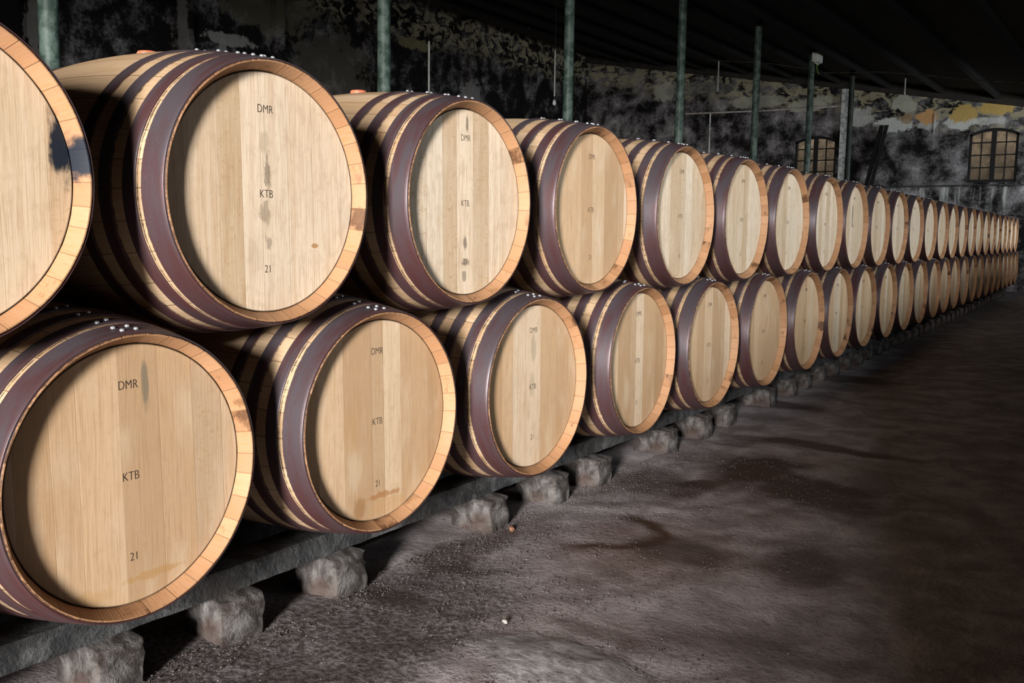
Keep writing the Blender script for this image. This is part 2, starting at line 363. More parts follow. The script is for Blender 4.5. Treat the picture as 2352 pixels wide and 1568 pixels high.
def hash2(i, j, k=0):
    n = (i * 374761393 + j * 668265263 + k * 1442695041) & 0xffffffff
    n = ((n ^ (n >> 13)) * 1274126177) & 0xffffffff
    return ((n ^ (n >> 16)) & 0xffff) / 65535.0
def vnoise(x, y, k=0):
    i = math.floor(x); j = math.floor(y); fx = x - i; fy = y - j; fx = fx * fx * (3 - 2 * fx); fy = fy * fy * (3 - 2 * fy)
    a = hash2(i, j, k); b = hash2(i + 1, j, k); c = hash2(i, j + 1, k); d = hash2(i + 1, j + 1, k)
    return (a * (1 - fx) + b * fx) * (1 - fy) + (c * (1 - fx) + d * fx) * fy
def fbm(x, y, k=0): return sum(vnoise(x * 2 ** o, y * 2 ** o, k + o) / 2 ** o for o in range(4)) / 1.875

b = MB(); xs = [XL - .3, -6, -3, -1.6] + [-.9 + i * .03 for i in range(0, 91)] + [2.2, 3, 8.5]; ys = [-15.0, -6, -3, -1.5] + [-.6 + i * .03 for i in range(0, 155)] + [4.5 + i * .5 for i in range(0, 34)]
V = []
for X in xs:
    for Y in ys:
        near = -.9 <= X <= 1.8 and -.6 <= Y <= 4.1
        dz = 0
        if near:
            e = min(X + .9, 1.8 - X, Y + .6, 4.1 - Y) / .3; e = max(0, min(1, e))
            dz = ((fbm(X * 5, Y * 5) - .5) * .018 + (fbm(X * 18, Y * 18, 7) - .5) * .007) * e
            dp = math.hypot((X - .56) / .26, (Y - .93) / .15)
            if dp < 1: dz += (1 - dp * dp) * .012 + (fbm(X * 22, Y * 30, 3) - .5) * .012 * (1 - dp)
            dz -= .004 * e
        V.append((X, Y, dz))
n = len(ys)
b.add(V, [(i * n + j, (i + 1) * n + j, (i + 1) * n + j + 1, i * n + j + 1) for i in range(len(xs) - 1) for j in range(n - 1)])
struct(b.obj('floor', M_FLOOR, smooth=60))
def floor_z(X, Y): return 0.0

struct(MB().add([(XL - .3, YF - .3, roofz(XL - .3)), (XR + .5, YF - .3, roofz(XR + .5)), (XR + .5, 21.9, roofz(XR + .5)), (XL - .3, 21.9, roofz(XL - .3)),
                 (XL - .3, YF - .3, roofz(XL - .3) + .1), (XR + .5, YF - .3, roofz(XR + .5) + .1), (XR + .5, 21.9, roofz(XR + .5) + .1), (XL - .3, 21.9, roofz(XL - .3) + .1)],
                [(0, 1, 2, 3), (7, 6, 5, 4), (0, 4, 5, 1), (1, 5, 6, 2), (2, 6, 7, 3), (3, 7, 4, 0)]).obj('ceiling', M_ROOF))
struct(MB().box(XL - .3, XL, YF, YE, 0, roofz(XL) - .0).obj('wall_back', M_WBACK))
struct(MB().box(XR, XR + .3, -2.5, YE, 0, 2.03).obj('wall_right', M_WDARK))
struct(MB().box(3.0, 3.15, YF, 8, 0, 1.86).box(3.0, 3.15, 8, 12, 0, 1.95).box(3.0, 3.15, 12, YE, 0, 2.03).obj('wall_shade_blocker', M_WDARK))  # unseen low wall added to shade the lower row and the aisle floor
fb = MB(); fb.box(XL, -3.0, YF - .3, YF, 0, 5.3); fb.box(-3.0, XR + .3, YF - .3, YF, 2.9, 4.3)
fb.box(2.62, XR + .3, YF - .3, YF, 0, 2.5)  # half wall added to keep doorway light off the right-hand floor
struct(fb.obj('wall_front', M_WDARK))

# end wall with three arched window holes
WIN = [(-1.755, -.85), (-5.34, -4.42), (-8.92, -8.0)]
Z0, ZS, ZT = 2.19, 3.16, 3.27
def archz(x, a, b_): 
    t = (x - a) / (b_ - a); return ZS + (ZT - ZS) * (1 - (2 * t - 1) ** 2)
cuts = sorted(set([XL - .3, XR + .3] + [a + (b_ - a) * i / 12 for a, b_ in WIN for i in range(13)]))
e = MB(); D = .28
for xa, xb in zip(cuts[:-1], cuts[1:]):
    win = [q for q in WIN if xa >= q[0] - 1e-6 and xb <= q[1] + 1e-6]
    ra, rb = roofz(xa), roofz(xb)
    if win:
        a, b_ = win[0]; za, zb = archz(xa, a, b_), archz(xb, a, b_)
        for lo_, hi_ in (((0, 0), (Z0, Z0)), ((za, zb), (ra, rb))):
            v = [(xa, YE, lo_[0]), (xb, YE, lo_[1]), (xb, YE, hi_[1]), (xa, YE, hi_[0])]; v += [(q[0], YE + D, q[2]) for q in v]
            e.add(v, [(0, 1, 2, 3), (7, 6, 5, 4), (3, 2, 6, 7), (0, 4, 5, 1)])
    else: 
        v = [(xa, YE, 0), (xb, YE, 0), (xb, YE, rb), (xa, YE, ra)]; v += [(q[0], YE + D, q[2]) for q in v]
        e.add(v, [(0, 1, 2, 3), (7, 6, 5, 4), (3, 7, 4, 0), (1, 5, 6, 2)])
struct(e.obj('wall_end', M_WEND))
# tie beam that closes the top of the end wall, ledge, corner trim
v = [(XL, YE - .14, roofz(XL) - .21), (XR, YE - .14, roofz(XR) - .21), (XR, YE - .14, roofz(XR)), (XL, YE - .14, roofz(XL))]; v += [(q[0], YE, q[2]) for q in v]
struct(MB().add(v, [(0, 1, 2, 3), (7, 6, 5, 4), (3, 2, 6, 7), (0, 4, 5, 1), (1, 5, 6, 2), (0, 3, 7, 4)]).obj('trim_1', M_ROOF))
lb = MB(); lb.box(-3.85, XR, YE - .05, YE, 2.12, 2.145); struct(lb.obj('trim_2', mat_simple('ledge_grey', (.02, .02, .02), (.10, .10, .10), 12, .8)))
M_CLIN = mat_simple('pale_weathered_wood', (.80, .82, .80), (.35, .36, .35), 14, .8, bump=.4)
struct(MB().box(-4.33, -4.19, YE - .09, YE, 0, roofz(-4.2) - .2).obj('trim_3', M_CLIN))
for k, (ya, yb, m) in enumerate(((5.95, 6.15, M_WBACK), (8.25, 8.55, M_WBACK), (10.2, 10.38, M_WBACK), (12.3, 12.7, M_WBACK), (15.6, 15.9, M_WBACK), (20.0, 20.5, M_WBACK))):
    struct(MB().box(XL, XL + .14, ya, yb, 0, roofz(XL) - .05).obj('trim_%d' % (k + 4), m))
# purlins
for k, X in enumerate([-.247, -1.245, -2.287, -3.33] + [-4.37 - 1.04 * i for i in range(6)]):
    zt = roofz(X); mb = MB()
    for i in range(24): mb.box(X - .045, X + .045, YF + i, YF + i + 1, zt - .12, zt + .01)
    struct(mb.obj('trim_%d' % (10 + k), M_PURL))
# wall of the yard seen through the panes
struct(MB().box(XL, XR, 21.5, 21.7, 0, 4.6).obj('wall_yard', mat_simple('brown_yard_plaster', (.36, .29, .23), (.20, .155, .12), 3.5, .9, bump=.5)))

# windows: frame, sashes, muntins, glass
M_FRAME = mat_simple('black_window_timber', (.005, .004, .004), (.012, .010, .009), 30, .6)
def mat_glass():
    s = NT('dusty_window_glass'); t = s.n('ShaderNodeBsdfTransparent'); t.inputs[0].default_value = (.85, .84, .8, 1)
    g = s.n('ShaderNodeBsdfGlossy'); g.inputs[0].default_value = (.6, .6, .6, 1); g.inputs['Roughness'].default_value = .15
    d = s.n('ShaderNodeBsdfDiffuse'); d.inputs[0].default_value = (.30, .25, .19, 1)
    m1 = s.n('ShaderNodeMixShader'); s.l(s.ss(s.noise(s.obj(), 9, 4, .6), .35, .75, .08, .5), m1.inputs[0]); s.l(t.outputs[0], m1.inputs[1]); s.l(d.outputs[0], m1.inputs[2])
    m2 = s.n('ShaderNodeMixShader'); m2.inputs[0].default_value = .06; s.l(m1.outputs[0], m2.inputs[1]); s.l(g.outputs[0], m2.inputs[2])
    s.l(m2.outputs[0], s.out.inputs[0]); return s.m
M_GLASS = mat_glass()
for wi, (a, b_) in enumerate(WIN):
    root = struct(link('window_%d' % (wi + 1), None, loc=((a + b_) / 2, YE + .05, Z0)))
    hw = (b_ - a) / 2; y0, y1 = 0, .05
    def az(x): return archz(x + (a + b_) / 2, a, b_) - Z0
    f = MB(); f.box(-hw, -hw + .05, y0, y1, 0, az(-hw)); f.box(hw - .05, hw, y0, y1, 0, az(hw)); f.box(-hw + .05, hw - .05, y0, y1, 0, .06)
    for i in range(12):
        xa = -hw + 2 * hw * i / 12; xb = -hw + 2 * hw * (i + 1) / 12; za, zb = az(xa), az(xb)
        v = [(xa, y0, za - .055), (xb, y0, zb - .055), (xb, y0, zb), (xa, y0, za)]; v += [(q[0], y1, q[2]) for q in v]
        f.add(v, [(0, 1, 2, 3), (7, 6, 5, 4), (3, 2, 6, 7), (0, 4, 5, 1), (0, 3, 7, 4), (1, 5, 6, 2)])
    f.box(-.045, .045, y0 - .008, y1 + .002, .055, az(0) - .02); f.obj('window_frame', M_FRAME, root)
    mm = MB()
    for sx in (-1, 1):
        xc = sx * (.045 + hw - .05) / 2; mm.box(xc - .011, xc + .011, y0 + .008, y1 - .008, .055, az(xc) - .04)
        for zz in (.30, .55, .80): mm.box(min(sx * .04, sx * (hw - .045)), max(sx * .04, sx * (hw - .045)), y0 + .01, y1 - .01, zz - .012, zz + .012)
    mm.obj('muntin', M_FRAME, root)
    pts = [(-hw + .04, .03)] + [(hw - .04, .03)] + [(-hw + .04 + (2 * hw - .08) * i / 12, az(-hw + .04 + (2 * hw - .08) * i / 12) - .04) for i in range(12, -1, -1)]
    v = [(q[0], .024, q[1]) for q in pts] + [(q[0], .028, q[1]) for q in pts]; k = len(pts)
    MB().add(v, [tuple(range(k)), tuple(range(2 * k - 1, k - 1, -1))] + [(i, (i + 1) % k, k + (i + 1) % k, k + i) for i in range(k)]).obj('glass_pane', M_GLASS, root)

# ------------------------------------------------------------------ posts, pipes, lamps
def mat_post():
    s = NT('green_painted_iron'); p = s.obj(); n1 = s.noise(s.n('ShaderNodeNewGeometry').outputs['Position'], 8, 6, .68); n2 = s.noise(s.xyz(s.math('MULTIPLY', s.sep(p)[0], 1), 0, s.math('MULTIPLY', s.sep(p)[2], .6)), 30, 4, .6)
    c = s.mix(s.ss(n1, .40, .62), (.024, .050, .038), (.115, .165, .14)); c = s.mix(s.ss(n2, .6, .72, 0, .6), c, (.035, .05, .04))
    s.bump(n2, .25, .003); return s.fin(c, .55)
M_POST = mat_post(); M_POSTD = mat_simple('blackened_green_paint', (.010, .016, .012), (.03, .045, .03), 9, .6); M_BOX = mat_simple('grey_plastic', (.80, .84, .78), (.70, .74, .68), 20, .5); M_WIRE = mat_simple('old_cable', (.02, .02, .014), (.12, .12, .08), 20, .6)
M_GREENW = mat_simple('green_cable', (.13, .22, .03), (.06, .11, .02), 20, .5); M_TUBE = mat_simple('white_conduit', (.50, .50, .47), (.36, .36, .33), 20, .5)
posty = [2.17, 5.03, 7.95, 10.78, 13.55, 16.23, 18.85]
plabel = ['thick green iron post rising behind the gap between the two leftmost upper barrels', 'green iron post behind the second whole barrel of the upper row', 'green iron post with a hanging bulb just left of it', 'green iron post fourth from the left, right of the textured wall corner',
          'slim green iron post fifth from the left', 'dark green post carrying the grey junction box', 'nearly black post beside the pale vertical board on the end wall']
for Y, lb_ in zip(posty, plabel):
    top = roofz(-3.64) - .008
    root = link('iron_post', None, loc=(-3.7, Y, 0), label=lb_, category='post', group='green iron roof posts')
    M_POST_ = M_POSTD if Y > 18 else M_POST
    m = MB(); m.tube([(0, 0, .06), (0, 0, 1.6), (0, 0, 3.2), (0, 0, top - .1)], [.057, .056, .054, .053], 24); m.obj('shaft', M_POST_, root, smooth=50)
    m = MB(); m.tube([(0, 0, 0), (0, 0, .05), (0, 0, .07)], [.10, .10, .062], 24); m.obj('base_plate', M_POST_, root, smooth=40)
    m = MB(); m.tube([(0, 0, top - .06), (0, 0, top - .04), (0, 0, top - .0)], [.053, .066, .072], 24); m.obj('capital', M_ROOF, root, smooth=40)  # dark roof material on the capital stands in for shade at the post top
# junction box on the sixth post, with its green tail
root = link('junction_box', None, loc=(-3.588, 16.15, 4.08), label='pale grey electrical junction box near the top of a dark green post', category='junction box')
def bevbox(name, sx, sy, sz, mat, parent, bev, loc=(0, 0, 0), **kw):
    bm = bmesh.new(); bmesh.ops.create_cube(bm, size=1, matrix=Matrix.Diagonal((sx, sy, sz, 1)))
    bmesh.ops.bevel(bm, geom=bm.edges[:], offset=bev, segments=3, affect='EDGES', profile=.6)
    me = bpy.data.meshes.new(name); bm.to_mesh(me); bm.free(); me.materials.append(mat); me.polygons.foreach_set('use_smooth', [True] * len(me.polygons)); me.set_sharp_from_angle(angle=radians(35))
    return link(name, me, parent, loc, **kw)
bx = bevbox('housing', .10, .27, .175, M_BOX, root, .018, (0, 0, .09)); bevbox('lid', .02, .25, .155, M_BOX, root, .008, (.055, 0, .09))
for k in (-.09, 0, .09):
    MB().tube([(0, k, .004), (0, k, -.022)], .011, 10).obj('cable_gland', M_BOX, root, smooth=40)
m = MB(); m.tube([(0, 0, -.02), (.005, .01, -.09), (.01, .03, -.15), (.02, .10, -.18)], .012, 8); m.tube([(0, .03, -.02), (.004, .02, -.10)], .008, 8); m.obj('green_cable_tail', M_GREENW, root, smooth=60)
pts = [(-3.55, 16.3, 3.93), (-2.9, 16.15, 3.86), (-2.6, 16.05, 3.835), (-1.9, 16, 3.73), (-1.2, 16, 3.60), (-.3, 16, 3.47), (1.0, 16, 3.30), (2.4, 16, 3.14)]
link('cable', MB().tube(pts, .008, 6).mesh('cable', M_WIRE, 60), label='thin pale cable running right from below the junction box', category='cable')
pts = [(-3.78, 16.15, 4.00), (-4.3, 16, 4.10), (-4.94, 16, 4.20), (-5.6, 16, 4.28)]
link('cable', MB().tube(pts, .005, 6).mesh('cable', M_WIRE, 60), label='thin faint cable running left from the post with the junction box', category='cable')

M_BULB = mat_simple('bulb_glass', (.75, .78, .82), (.6, .63, .67), 20, .15)
def pendant(x, y, z0, z1, r, bulb, label):
    root = link('pendant_lamp', None, loc=(x, y, z0), label=label, category='hanging lamp', group='white tubes hanging from the dark roof')
    MB().tube([(0, 0, z1 - z0 + .005), (0, 0, roofz(x) - z0)], .004, 6).obj('cord', M_ROOF, root, smooth=60)
    MB().tube([(0, 0, .05), (0, 0, z1 - z0)], r, 12).obj('tube', M_TUBE, root, smooth=40)
    MB().tube([(0, 0, .0), (0, 0, .05)], [r * 1.5, r * 1.3], 12).obj('socket', M_FRAME if bulb else M_TUBE, root, smooth=40)
    if bulb:
        m = MB(); m.tube([(0, 0, .005), (0, 0, -.02), (0, 0, -.05), (0, 0, -.075), (0, 0, -.09)], [.012, .022, .030, .024, .004], 14); m.obj('bulb', M_BULB, root, smooth=80)
pendant(-6.2, 8.64, 2.62, 3.441, .013, True, 'longest white lamp tube, hanging beside the second green post')
pendant(-6.2, 11.66, 3.08, 3.819, .013, True, 'white lamp tube with a shining bulb left of the third green post')
pendant(-6.2, 18.03, 4.02, 4.629, .015, False, 'short white lamp tube between the fourth and fifth green posts')
pendant(-2.6, 18.44, 3.74, 4.06, .014, False, 'short white lamp tube at the right, above the bare ochre plaster')

M_PIPE = mat_simple('pinkish_pipe', (.75, .68, .64), (.5, .45, .42), 10, .7)
link('water_pipe', MB().tube([(-8.0, YE - .03, 3.93), (-6.2, YE - .03, 3.89), (-4.33, YE - .03, 3.885)], .02, 10).mesh('water_pipe', M_PIPE, 50), label='thin horizontal pinkish pipe running along the end wall', category='pipe')
link('conduit', MB().tube([(-7.38, YE - .03, 1.7), (-7.38, YE - .03, 3.9)], .018, 10).mesh('conduit', M_CLIN, 50), label='faint vertical conduit on the end wall, right of the fourth green post', category='pipe')
link('conduit', MB().tube([(-2.43, YE - .02, 3.2), (-2.43, YE - .02, 3.62)], .008, 8).mesh('conduit', M_CLIN, 50), label='very short thin vertical conduit under the ochre plaster', category='pipe')
# leaning double timber brace
root = link('leaning_brace', None, loc=(-3.66, YE - .25, 0), label='dark timber brace leaning against the end wall near the pale vertical board', category='brace')
for dx in (0, .10):
    m = MB(); v = []
    for z in (0.0, 3.42):
        t = z / 3.42; xx = -.42 + .62 * t + dx; yy = -.10 + .27 * t
        v += [(xx - .035, yy - .04, z), (xx + .035, yy - .04, z), (xx + .035, yy + .04, z), (xx - .035, yy + .04, z)]
    m.add(v, [(3, 2, 1, 0), (4, 5, 6, 7), (0, 1, 5, 4), (1, 2, 6, 5), (2, 3, 7, 6), (3, 0, 4, 7)]); m.obj('plank', M_PURL if dx == 0 else M_FRAME, root)

# ------------------------------------------------------------------ barrels
HL = .475
def rad(x): return .350 - .050 * (x / HL) ** 2
NS = 29; SEG = NS * 6
srnd = [random.uniform(-1, 1) for _ in range(NS)]; erand = [random.uniform(-1, 1) for _ in range(NS)]
def fr(j, k, x, r):
    s_ = k // 6; q = (k % 6) / 6.0
    flat = -.0006 * (1 - (2 * q - 1) ** 2)
    if abs(x) < HL - .02: return r + srnd[s_] * .0004 + flat, x
    return r + srnd[s_] * .0004, x + math.copysign(erand[s_] * .0008, x)
NX = 26
half = [(HL * i / NX, rad(HL * i / NX)) for i in range(0, NX)] + [(HL - .003, .3006), (HL, .2975), (HL, .2948), (HL - .029, .2785), (HL - .060, .2780), (HL - .062, .262)]
prof = [(-x, r) for x, r in half[::-1]][:-1] + half
nm = len(prof) - 1; mis = []
for j in range(nm):
    xm = (prof[j][0] + prof[j + 1][0]) / 2; rm = (prof[j][1] + prof[j + 1][1]) / 2
    mis.append(0 if (rm > rad(min(abs(xm), HL)) - .003 and abs(xm) < HL - .004) else 1)
ME_BODY = {}
bb = MB().lathe(prof, SEG, mis, fr)
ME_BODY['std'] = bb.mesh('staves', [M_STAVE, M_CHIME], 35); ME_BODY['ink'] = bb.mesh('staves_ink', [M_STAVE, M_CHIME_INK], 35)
def head_mesh(mat):
    m = MB(); x0 = HL - .031
    # flat board face with a slightly rounded arris, then the short bevel into the croze
    m.lathe([(x0 + .0005, 0), (x0 + .0005, .20), (x0, .2755), (x0 - .004, .2765), (x0 - .018, .2765), (x0 - .018, 0)], 120)
    return m.mesh('head', [mat], 30)
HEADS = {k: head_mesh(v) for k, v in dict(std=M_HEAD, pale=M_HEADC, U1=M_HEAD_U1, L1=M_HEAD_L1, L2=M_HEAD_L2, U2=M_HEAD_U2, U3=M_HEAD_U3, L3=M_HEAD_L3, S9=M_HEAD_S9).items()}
HOOPS = [(.0012, .060, 'head_hoop', .0026), (.078, .113, 'quarter_hoop', .0022), (.150, .184, 'bilge_hoop', .0022), (.228, .260, 'bilge_hoop', .0022)]
def hoop_mesh(a, b_, th, sgn, nm_):
    n = 6; out = []; inn = []
    for i in range(n + 1):
        x = HL - a - (b_ - a) * i / n; r = rad(x) + .0012
        out.append((sgn * x, r + th)); inn.append((sgn * x, r - .0008))
    # softened edges
    o2 = [(out[0][0], out[0][1] - .0009)] + [(out[0][0] - sgn * .0009, out[0][1])] + out[1:-1] + [(out[-1][0] + sgn * .0009, out[-1][1]), (out[-1][0], out[-1][1] - .0009)]
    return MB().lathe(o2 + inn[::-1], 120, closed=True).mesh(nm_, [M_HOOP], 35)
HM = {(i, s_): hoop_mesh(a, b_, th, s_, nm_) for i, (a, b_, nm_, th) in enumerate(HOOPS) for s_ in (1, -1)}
# domed rivet: axis +Z
rv = MB(); R0 = .0054; V = []; F = []
for i, (rr, zz) in enumerate([(R0, -.001), (R0, .0008), (R0 * .86, .0028), (R0 * .55, .0042), (0.0, .0047)]):
    if rr == 0: V.append((0, 0, zz))
    else: V += [(rr * cos(2 * pi * k / 12), rr * sin(2 * pi * k / 12), zz) for k in range(12)]
for i in range(3):
    for k in range(12): F.append((i * 12 + k, i * 12 + (k + 1) % 12, (i + 1) * 12 + (k + 1) % 12, (i + 1) * 12 + k))
for k in range(12): F.append((36 + k, 36 + (k + 1) % 12, 48))
ME_RIVET = rv.add(V, F).mesh('rivet', [M_RIVET], 60)
ME_BUNG = MB(); ME_BUNG.tube([(0, 0, -.012), (0, 0, .008), (0, 0, .012)], [.024, .027, .024], 24); ME_BUNG = ME_BUNG.mesh('bung', [M_BUNG], 40)
def text_mesh(txt, w, h):
    cu = bpy.data.curves.new('t', 'FONT'); cu.body = txt; cu.size = .02; cu.resolution_u = 4; cu.extrude = .0; cu.offset = -.00022
    o = bpy.data.objects.new('t', cu); COL.objects.link(o); dg = bpy.context.evaluated_depsgraph_get(); dg.update()
    me = bpy.data.meshes.new_from_object(o.evaluated_get(dg)); bpy.data.objects.remove(o)
    xs_ = [v.co.x for v in me.vertices]; ys_ = [v.co.y for v in me.vertices]
    x0, x1, y0, y1 = min(xs_), max(xs_), min(ys_), max(ys_)
    for v in me.vertices:
        u = ((v.co.x - x0) / (x1 - x0) - .5) * w; q = ((v.co.y - y0) / (y1 - y0) - .5) * h
        v.co = (0, u, q)
    me.materials.clear(); me.materials.append(M_PRINT); me.name = 'print_' + txt
    return me
TX = [('printed_letters', text_mesh('DMR', .045, .0178), .192), ('printed_letters', text_mesh('KTB', .038, .0178), -.001), ('printed_number', text_mesh('21', .0165, .0172), -.175)]
CZ = .350
RIV = {0: [(.018, -4.5), (.018, 1.5), (.040, -5.5), (.040, .5)], 1: [(.088, -6.0), (.098, -1.0)], 2: [(.162, -5.0), (.170, 0.0)], 3: [(.240, -5.0), (.248, 0.0)]}

def make_barrel(head='std', body='std'):
    root = link('oak_barrel', None)
    link('staves', ME_BODY[body], root, (0, 0, CZ))
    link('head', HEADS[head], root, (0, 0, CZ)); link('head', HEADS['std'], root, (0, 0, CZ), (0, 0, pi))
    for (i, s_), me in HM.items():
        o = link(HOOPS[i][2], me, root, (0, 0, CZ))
        if s_ == 1:
            for ax, deg in RIV[i]:
                x = HL - ax; a = radians(deg); r = rad(x) + .0012 + HOOPS[i][3] - .0004; sl = math.atan(.11 * x / HL ** 2)
                link('rivet', ME_RIVET, o, (x, r * sin(a), r * cos(a)), (-a, sl, 0), label='shiny galvanised rivet head')
    link('bung', ME_BUNG, root, (0, 0, CZ + .350), label='orange pink bung')
    for nm_, me, dz in TX:
        link(nm_, me, root, (HL - .031 + .0009, -.006, CZ + dz), label='dark printed lettering')
    return root
def copy_tree(o, parent=None):
    c = o.copy(); COL.objects.link(c); c.parent = parent
    for ch in list(o.children): copy_tree(ch, c)
    return c
UP = [(-.002, -.189, .598, 0), (.009, .563, .598, 0), (-.003, 1.341, .602, -.5), (-.018, 2.126, .604, -.5), (-.027, 2.934, .599, -.1), (-.04, 3.701, .598, 0), (-.059, 4.471, .598, 0), (-.082, 5.277, .598, 0), (-.106, 6.031, .598, 0), (-.132, 6.818, .598, 0), (-.16, 7.608, .598, 0), (-.189, 8.408, .598, 0), (-.218, 9.212, .598, 0)]
ux = [-.243, -.271, -.293, -.312, -.343, -.363, -.386, -.414, -.435, -.470, -.5, -.526]
UP += [(x, 9.977 + .765 * i, .598, 0) for i, x in enumerate(ux)]
LOW = [(-.009, -.552, 0, 0), (-.005, .200, 0, 1.4), (.004, .944, 0, -.9), (.007, 1.714, -.002, -.8), (-.006, 2.518, .003, .5), (-.0215, 3.292, -.003, -.5), (-.04, 4.092, 0, 0), (-.059, 4.88, 0, 0), (-.082, 5.643, 0, 0), (-.106, 6.407, 0, 0), (-.132, 7.213, 0, 0), (-.16, 7.99, 0, 0), (-.189, 8.772, 0, 0), (-.218, 9.588, 0, 0)]
LOW += [(x - .012, 9.977 + .3825 + .765 * i, 0, 0) for i, x in enumerate(ux)]
def row_x(Y):
    P = [(u[1], u[0]) for u in UP]
    if Y <= P[0][0]: return P[0][1]
    for (a, xa), (c, xc) in zip(P[:-1], P[1:]):
        if a <= Y <= c: return xa + (xc - xa) * (Y - a) / (c - a)
    return P[-1][1]
LU = {1: 'huge oak barrel cut off by the left photo edge, blue-black ink stain on its rim',
      2: 'first whole oak barrel in the upper row, grey smudges between its printed letters',
      3: 'second whole oak barrel in the upper row, blurred dark marks over its number',
      9: 'oak barrel in the upper row with thin black drips down its head'}
LL = {0: 'oak barrel at the very start of the lower row, just outside the left edge',
      1: 'largest lower-row oak barrel, at the bottom left, grey streak right of its letters',
      2: 'second oak barrel of the lower row, brown tide mark near the bottom of its head',
      3: 'third oak barrel of the lower row, faint pencil lines between its letters'}
HDU = {1: 'U1', 2: 'U2', 3: 'U3', 9: 'S9'}; HDL = {1: 'L1', 2: 'L2', 3: 'L3'}
protos = {}
rr = random.Random(5)
for row, tab, lab, hd in (('upper', UP, LU, HDU), ('lower', LOW, LL, HDL)):
    for k, (hx, hy, hz, yaw) in enumerate(tab):
        i = k + 1 if row == 'upper' else k
        key = (hd.get(i, 'std' if (row == 'lower' or i == 4) else ('pale')), 'ink' if (row == 'upper' and i == 1) else 'std')
        if key in protos: o = copy_tree(protos[key])
        else: o = make_barrel(*key); protos[key] = o
        a = radians(yaw)
        o.rotation_euler = (0, 0, a)
        o.location = (hx - HL * cos(a), hy - HL * sin(a), hz + ZO - CZ)
        o['category'] = 'barrel'; o['group'] = 'oak barrels of the %s row' % row
        o['label'] = lab.get(i) or ('oak wine barrel in the upper row, %s from the left counting the cut-off one' % ORD[i] if row == 'upper' else 'oak wine barrel in the lower row, %s from the left, below the upper row' % ORD[i])

# ------------------------------------------------------------------ runners and stone blocks
def mat_stone(name, a, b_, c_):
    s = NT(name); p = s.obj(); n1 = s.noise(p, 12, 6, .65, .6); n2 = s.noise(p, 70, 5, .7); n3 = s.noise(p, 5, 3)
    c = s.mix(s.ss(n1, .38, .66), a, b_); c = s.mix(s.ss(n3, .5, .66, 0, .8), c, c_); c = s.mix(s.ss(n2, .56, .7, 0, .6), c, (.03, .027, .025))
    s.bump(s.math('ADD', n2, s.math('MULTIPLY', n1, 1.5)), .9, .008); return s.fin(c, .8, spec=.3)
M_BEAM = mat_stone('rough_grey_concrete', (.03, .031, .033), (.105, .108, .112), (.036, .032, .030))
M_BLOCK = mat_stone('weathered_stone', (.035, .028, .026), (.20, .19, .185), (.06, .036, .028))
def beam(name, x0, x1, z0, z1, label, amp=.006):
    m = MB(); Y = -1.3; secs = []
    V = []; F = []
    ring = [(x1, z0), (x1, z0 + (z1 - z0) * .25), (x1, z0 + (z1 - z0) * .5), (x1, z0 + (z1 - z0) * .75), (x1, z1), ((x0 + x1) / 2, z1), (x0, z1), (x0, z0), ((x0 + x1) / 2, z0)]
    j = 0; n = len(ring)
    while Y < 19.0:
        for q, (x, z) in enumerate(ring):
            nz = (fbm(Y * 9, q * 3.1, 5) - .5) * 2 * amp; n2_ = (fbm(Y * 30, q * 5.7, 9) - .5) * amp
            V.append((x + row_x(Y) + nz + n2_, Y, z + (nz * .6 if z < z1 else min(0, nz) * .6)))
        j += 1; Y += .022 if Y < 5 else .15
    for a in range(j - 1):
        for q in range(n): F.append((a * n + q, a * n + (q + 1) % n, (a + 1) * n + (q + 1) % n, (a + 1) * n + q))
    F += [tuple(range(n)), tuple((j - 1) * n + q for q in range(n - 1, -1, -1))]
    m.add(V, F); me = m.mesh(name, [M_BEAM], 50)
    return link(name, me, label=label, category='support beam')
beam('support_beam', -.320, -.208, .112, .178, 'long rough concrete beam on blocks under the fronts of the lower barrels', .010)
beam('support_beam', -.742, -.630, .0, .178, 'second concrete beam hidden in the dark under the rear of the lower barrels', .004)
near = [(-.15, .287), (-.15, .645), (-.152, 1.021), (-.15, 1.77), (-.145, 2.169), (-.14, 2.513), (-.165, 3.23), (-.165, 3.674), (-.19, 4.032), (-.21, 4.781), (-.225, 5.236), (-.235, 5.589)]
far = []; Y = 5.98
while Y < 18.9: far.append((row_x(Y) - .15 + rr.uniform(-.01, .01), Y)); Y += .385
near = [(row_x(-.75) - .16, -.78), (row_x(-.4) - .15, -.36)] + near
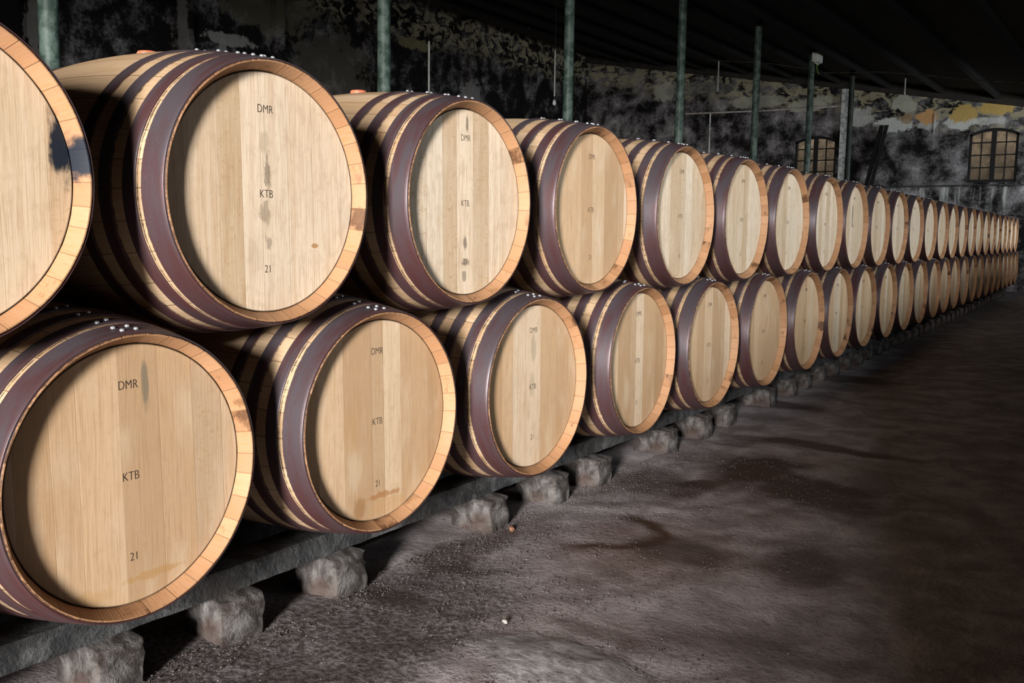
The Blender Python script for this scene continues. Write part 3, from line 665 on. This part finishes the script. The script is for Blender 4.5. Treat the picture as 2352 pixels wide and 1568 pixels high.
for k, (xf, yr) in enumerate(near + far):
    wy = .120 + rr.uniform(-.014, .014); lx = .170 + rr.uniform(-.012, .02); h = .113
    nseg = 7
    bm = bmesh.new(); bmesh.ops.create_cube(bm, size=1, matrix=Matrix.Diagonal((lx, wy, h, 1)))
    bmesh.ops.bevel(bm, geom=bm.edges[:], offset=.010 + rr.random() * .006, segments=2, affect='EDGES', profile=.6)
    if k < 14: bmesh.ops.subdivide_edges(bm, edges=[e_ for e_ in bm.edges if e_.calc_length() > .03], cuts=5, use_grid_fill=True)
    skx = rr.uniform(-.012, .012); lean = rr.uniform(-.05, .05)
    for v in bm.verts:
        c_ = v.co; f1 = fbm(c_.x * 22 + k * 3, c_.y * 22 + c_.z * 17, k) - .5; f2 = fbm(c_.y * 40 + 9, c_.z * 40 + c_.x * 31 + k, k + 5) - .5
        if c_.z < h / 2 - .012:
            c_.x += f1 * .026 + c_.z * lean; c_.y += f2 * .02
        if c_.x > 0: c_.z -= max(0, c_.z) * max(0, c_.x - .06) * 3.0 * (.3 + .7 * hash2(k, 3)); c_.y += skx
        c_.z += h / 2
        if c_.z < .01: c_.z = -.006
    me = bpy.data.meshes.new('stone_block'); bm.to_mesh(me); bm.free(); me.materials.append(M_BLOCK)
    me.polygons.foreach_set('use_smooth', [True] * len(me.polygons)); me.set_sharp_from_angle(angle=radians(40))
    o = link('stone_block', me, None, (xf - lx / 2, yr - wy / 2, 0), (0, 0, rr.uniform(-.07, .07)))
    o['category'] = 'stone block'; i = k - 1
    if i < 1: o['label'] = 'stone block under the beam, outside the photo at the lower left'; o['group'] = 'stone blocks outside the photo'
    elif i <= 12: o['label'] = 'squat stone block under the concrete beam, %s from the bottom left corner' % ORD[i]; o['group'] = 'stone blocks under the barrel beam'
    else: o['label'] = 'dim stone block far along under the concrete beam in the shade'; o['group'] = 'stone blocks lost in the shade'

# ------------------------------------------------------------------ loose stones on the floor
def pebble(m, x, y, z, r, seed):
    q = random.Random(seed); V = []; F = []
    sx, sy, sz = r * q.uniform(.8, 1.5), r * q.uniform(.7, 1.2), r * q.uniform(.45, .75); a = q.uniform(0, pi)
    rings = 3; n = 6
    V.append((0, 0, -1))
    for i in range(1, rings + 1):
        t = pi * i / (rings + 1)
        for k in range(n):
            g = q.uniform(.8, 1.12); V.append((sin(t) * cos(2 * pi * k / n) * g, sin(t) * sin(2 * pi * k / n) * g, -cos(t)))
    V.append((0, 0, 1))
    for k in range(n): F.append((0, 1 + (k + 1) % n, 1 + k)); F.append((len(V) - 1, 1 + (rings - 1) * n + k, 1 + (rings - 1) * n + (k + 1) % n))
    for i in range(rings - 1):
        for k in range(n): F.append((1 + i * n + k, 1 + i * n + (k + 1) % n, 1 + (i + 1) * n + (k + 1) % n, 1 + (i + 1) * n + k))
    out = []
    for vx, vy, vz in V:
        X, Y_ = vx * sx, vy * sy; out.append((x + X * cos(a) - Y_ * sin(a), y + X * sin(a) + Y_ * cos(a), z + vz * sz + sz * .45))
    m.add(out, F)
M_GRAV = mat_simple('grit_brown', (.08, .062, .058), (.17, .15, .15), 40, .8); M_GRAVW = mat_simple('grit_pale', (.55, .53, .5), (.35, .33, .32), 60, .6)
g = MB()
for k in range(13000):
    # thickest against the blocks, thinning out to the aisle
    u = rr.random() ** 1.7; x = -.20 + u * 1.15; y = rr.uniform(-.35, 3.4)
    if fbm(x * 4, y * 4, 21) < .47 and u > .12: continue
    pebble(g, x, y, -.001, rr.choice((.0009, .0012, .0016, .002, .0026)) * rr.uniform(.8, 1.2), k)
nk = len(g.f)
for k in range(900): pebble(g, rr.uniform(-.15, 1.1), rr.uniform(.2, 4.5), .001, rr.choice((.0008, .0011, .0015)), 50000 + k)
g.mi[nk:] = [1] * (len(g.f) - nk)
link('gravel', g.mesh('gravel', [M_GRAV, M_GRAVW], 60), label='fine dark grit and tiny pale chips scattered over the floor beside the beam', category='gravel', kind='stuff')
m = MB(); pebble(m, 0, 0, 0, .0098, 77); link('pebble', m.mesh('pebble', [M_GRAVW], 60), None, (.33, 1.05, .003), label='single white pebble on the floor left of the pale broken patch', category='pebble')
M_BRICK = mat_simple('brick_chip', (.32, .15, .09), (.22, .1, .06), 60, .8)
m = MB(); pebble(m, 0, 0, 0, .014, 78); link('brick_chip', m.mesh('brick_chip', [M_BRICK], 30), None, (-.11, 1.72, 0), label='small orange-brown brick chip beside the fourth stone block', category='stone chip')
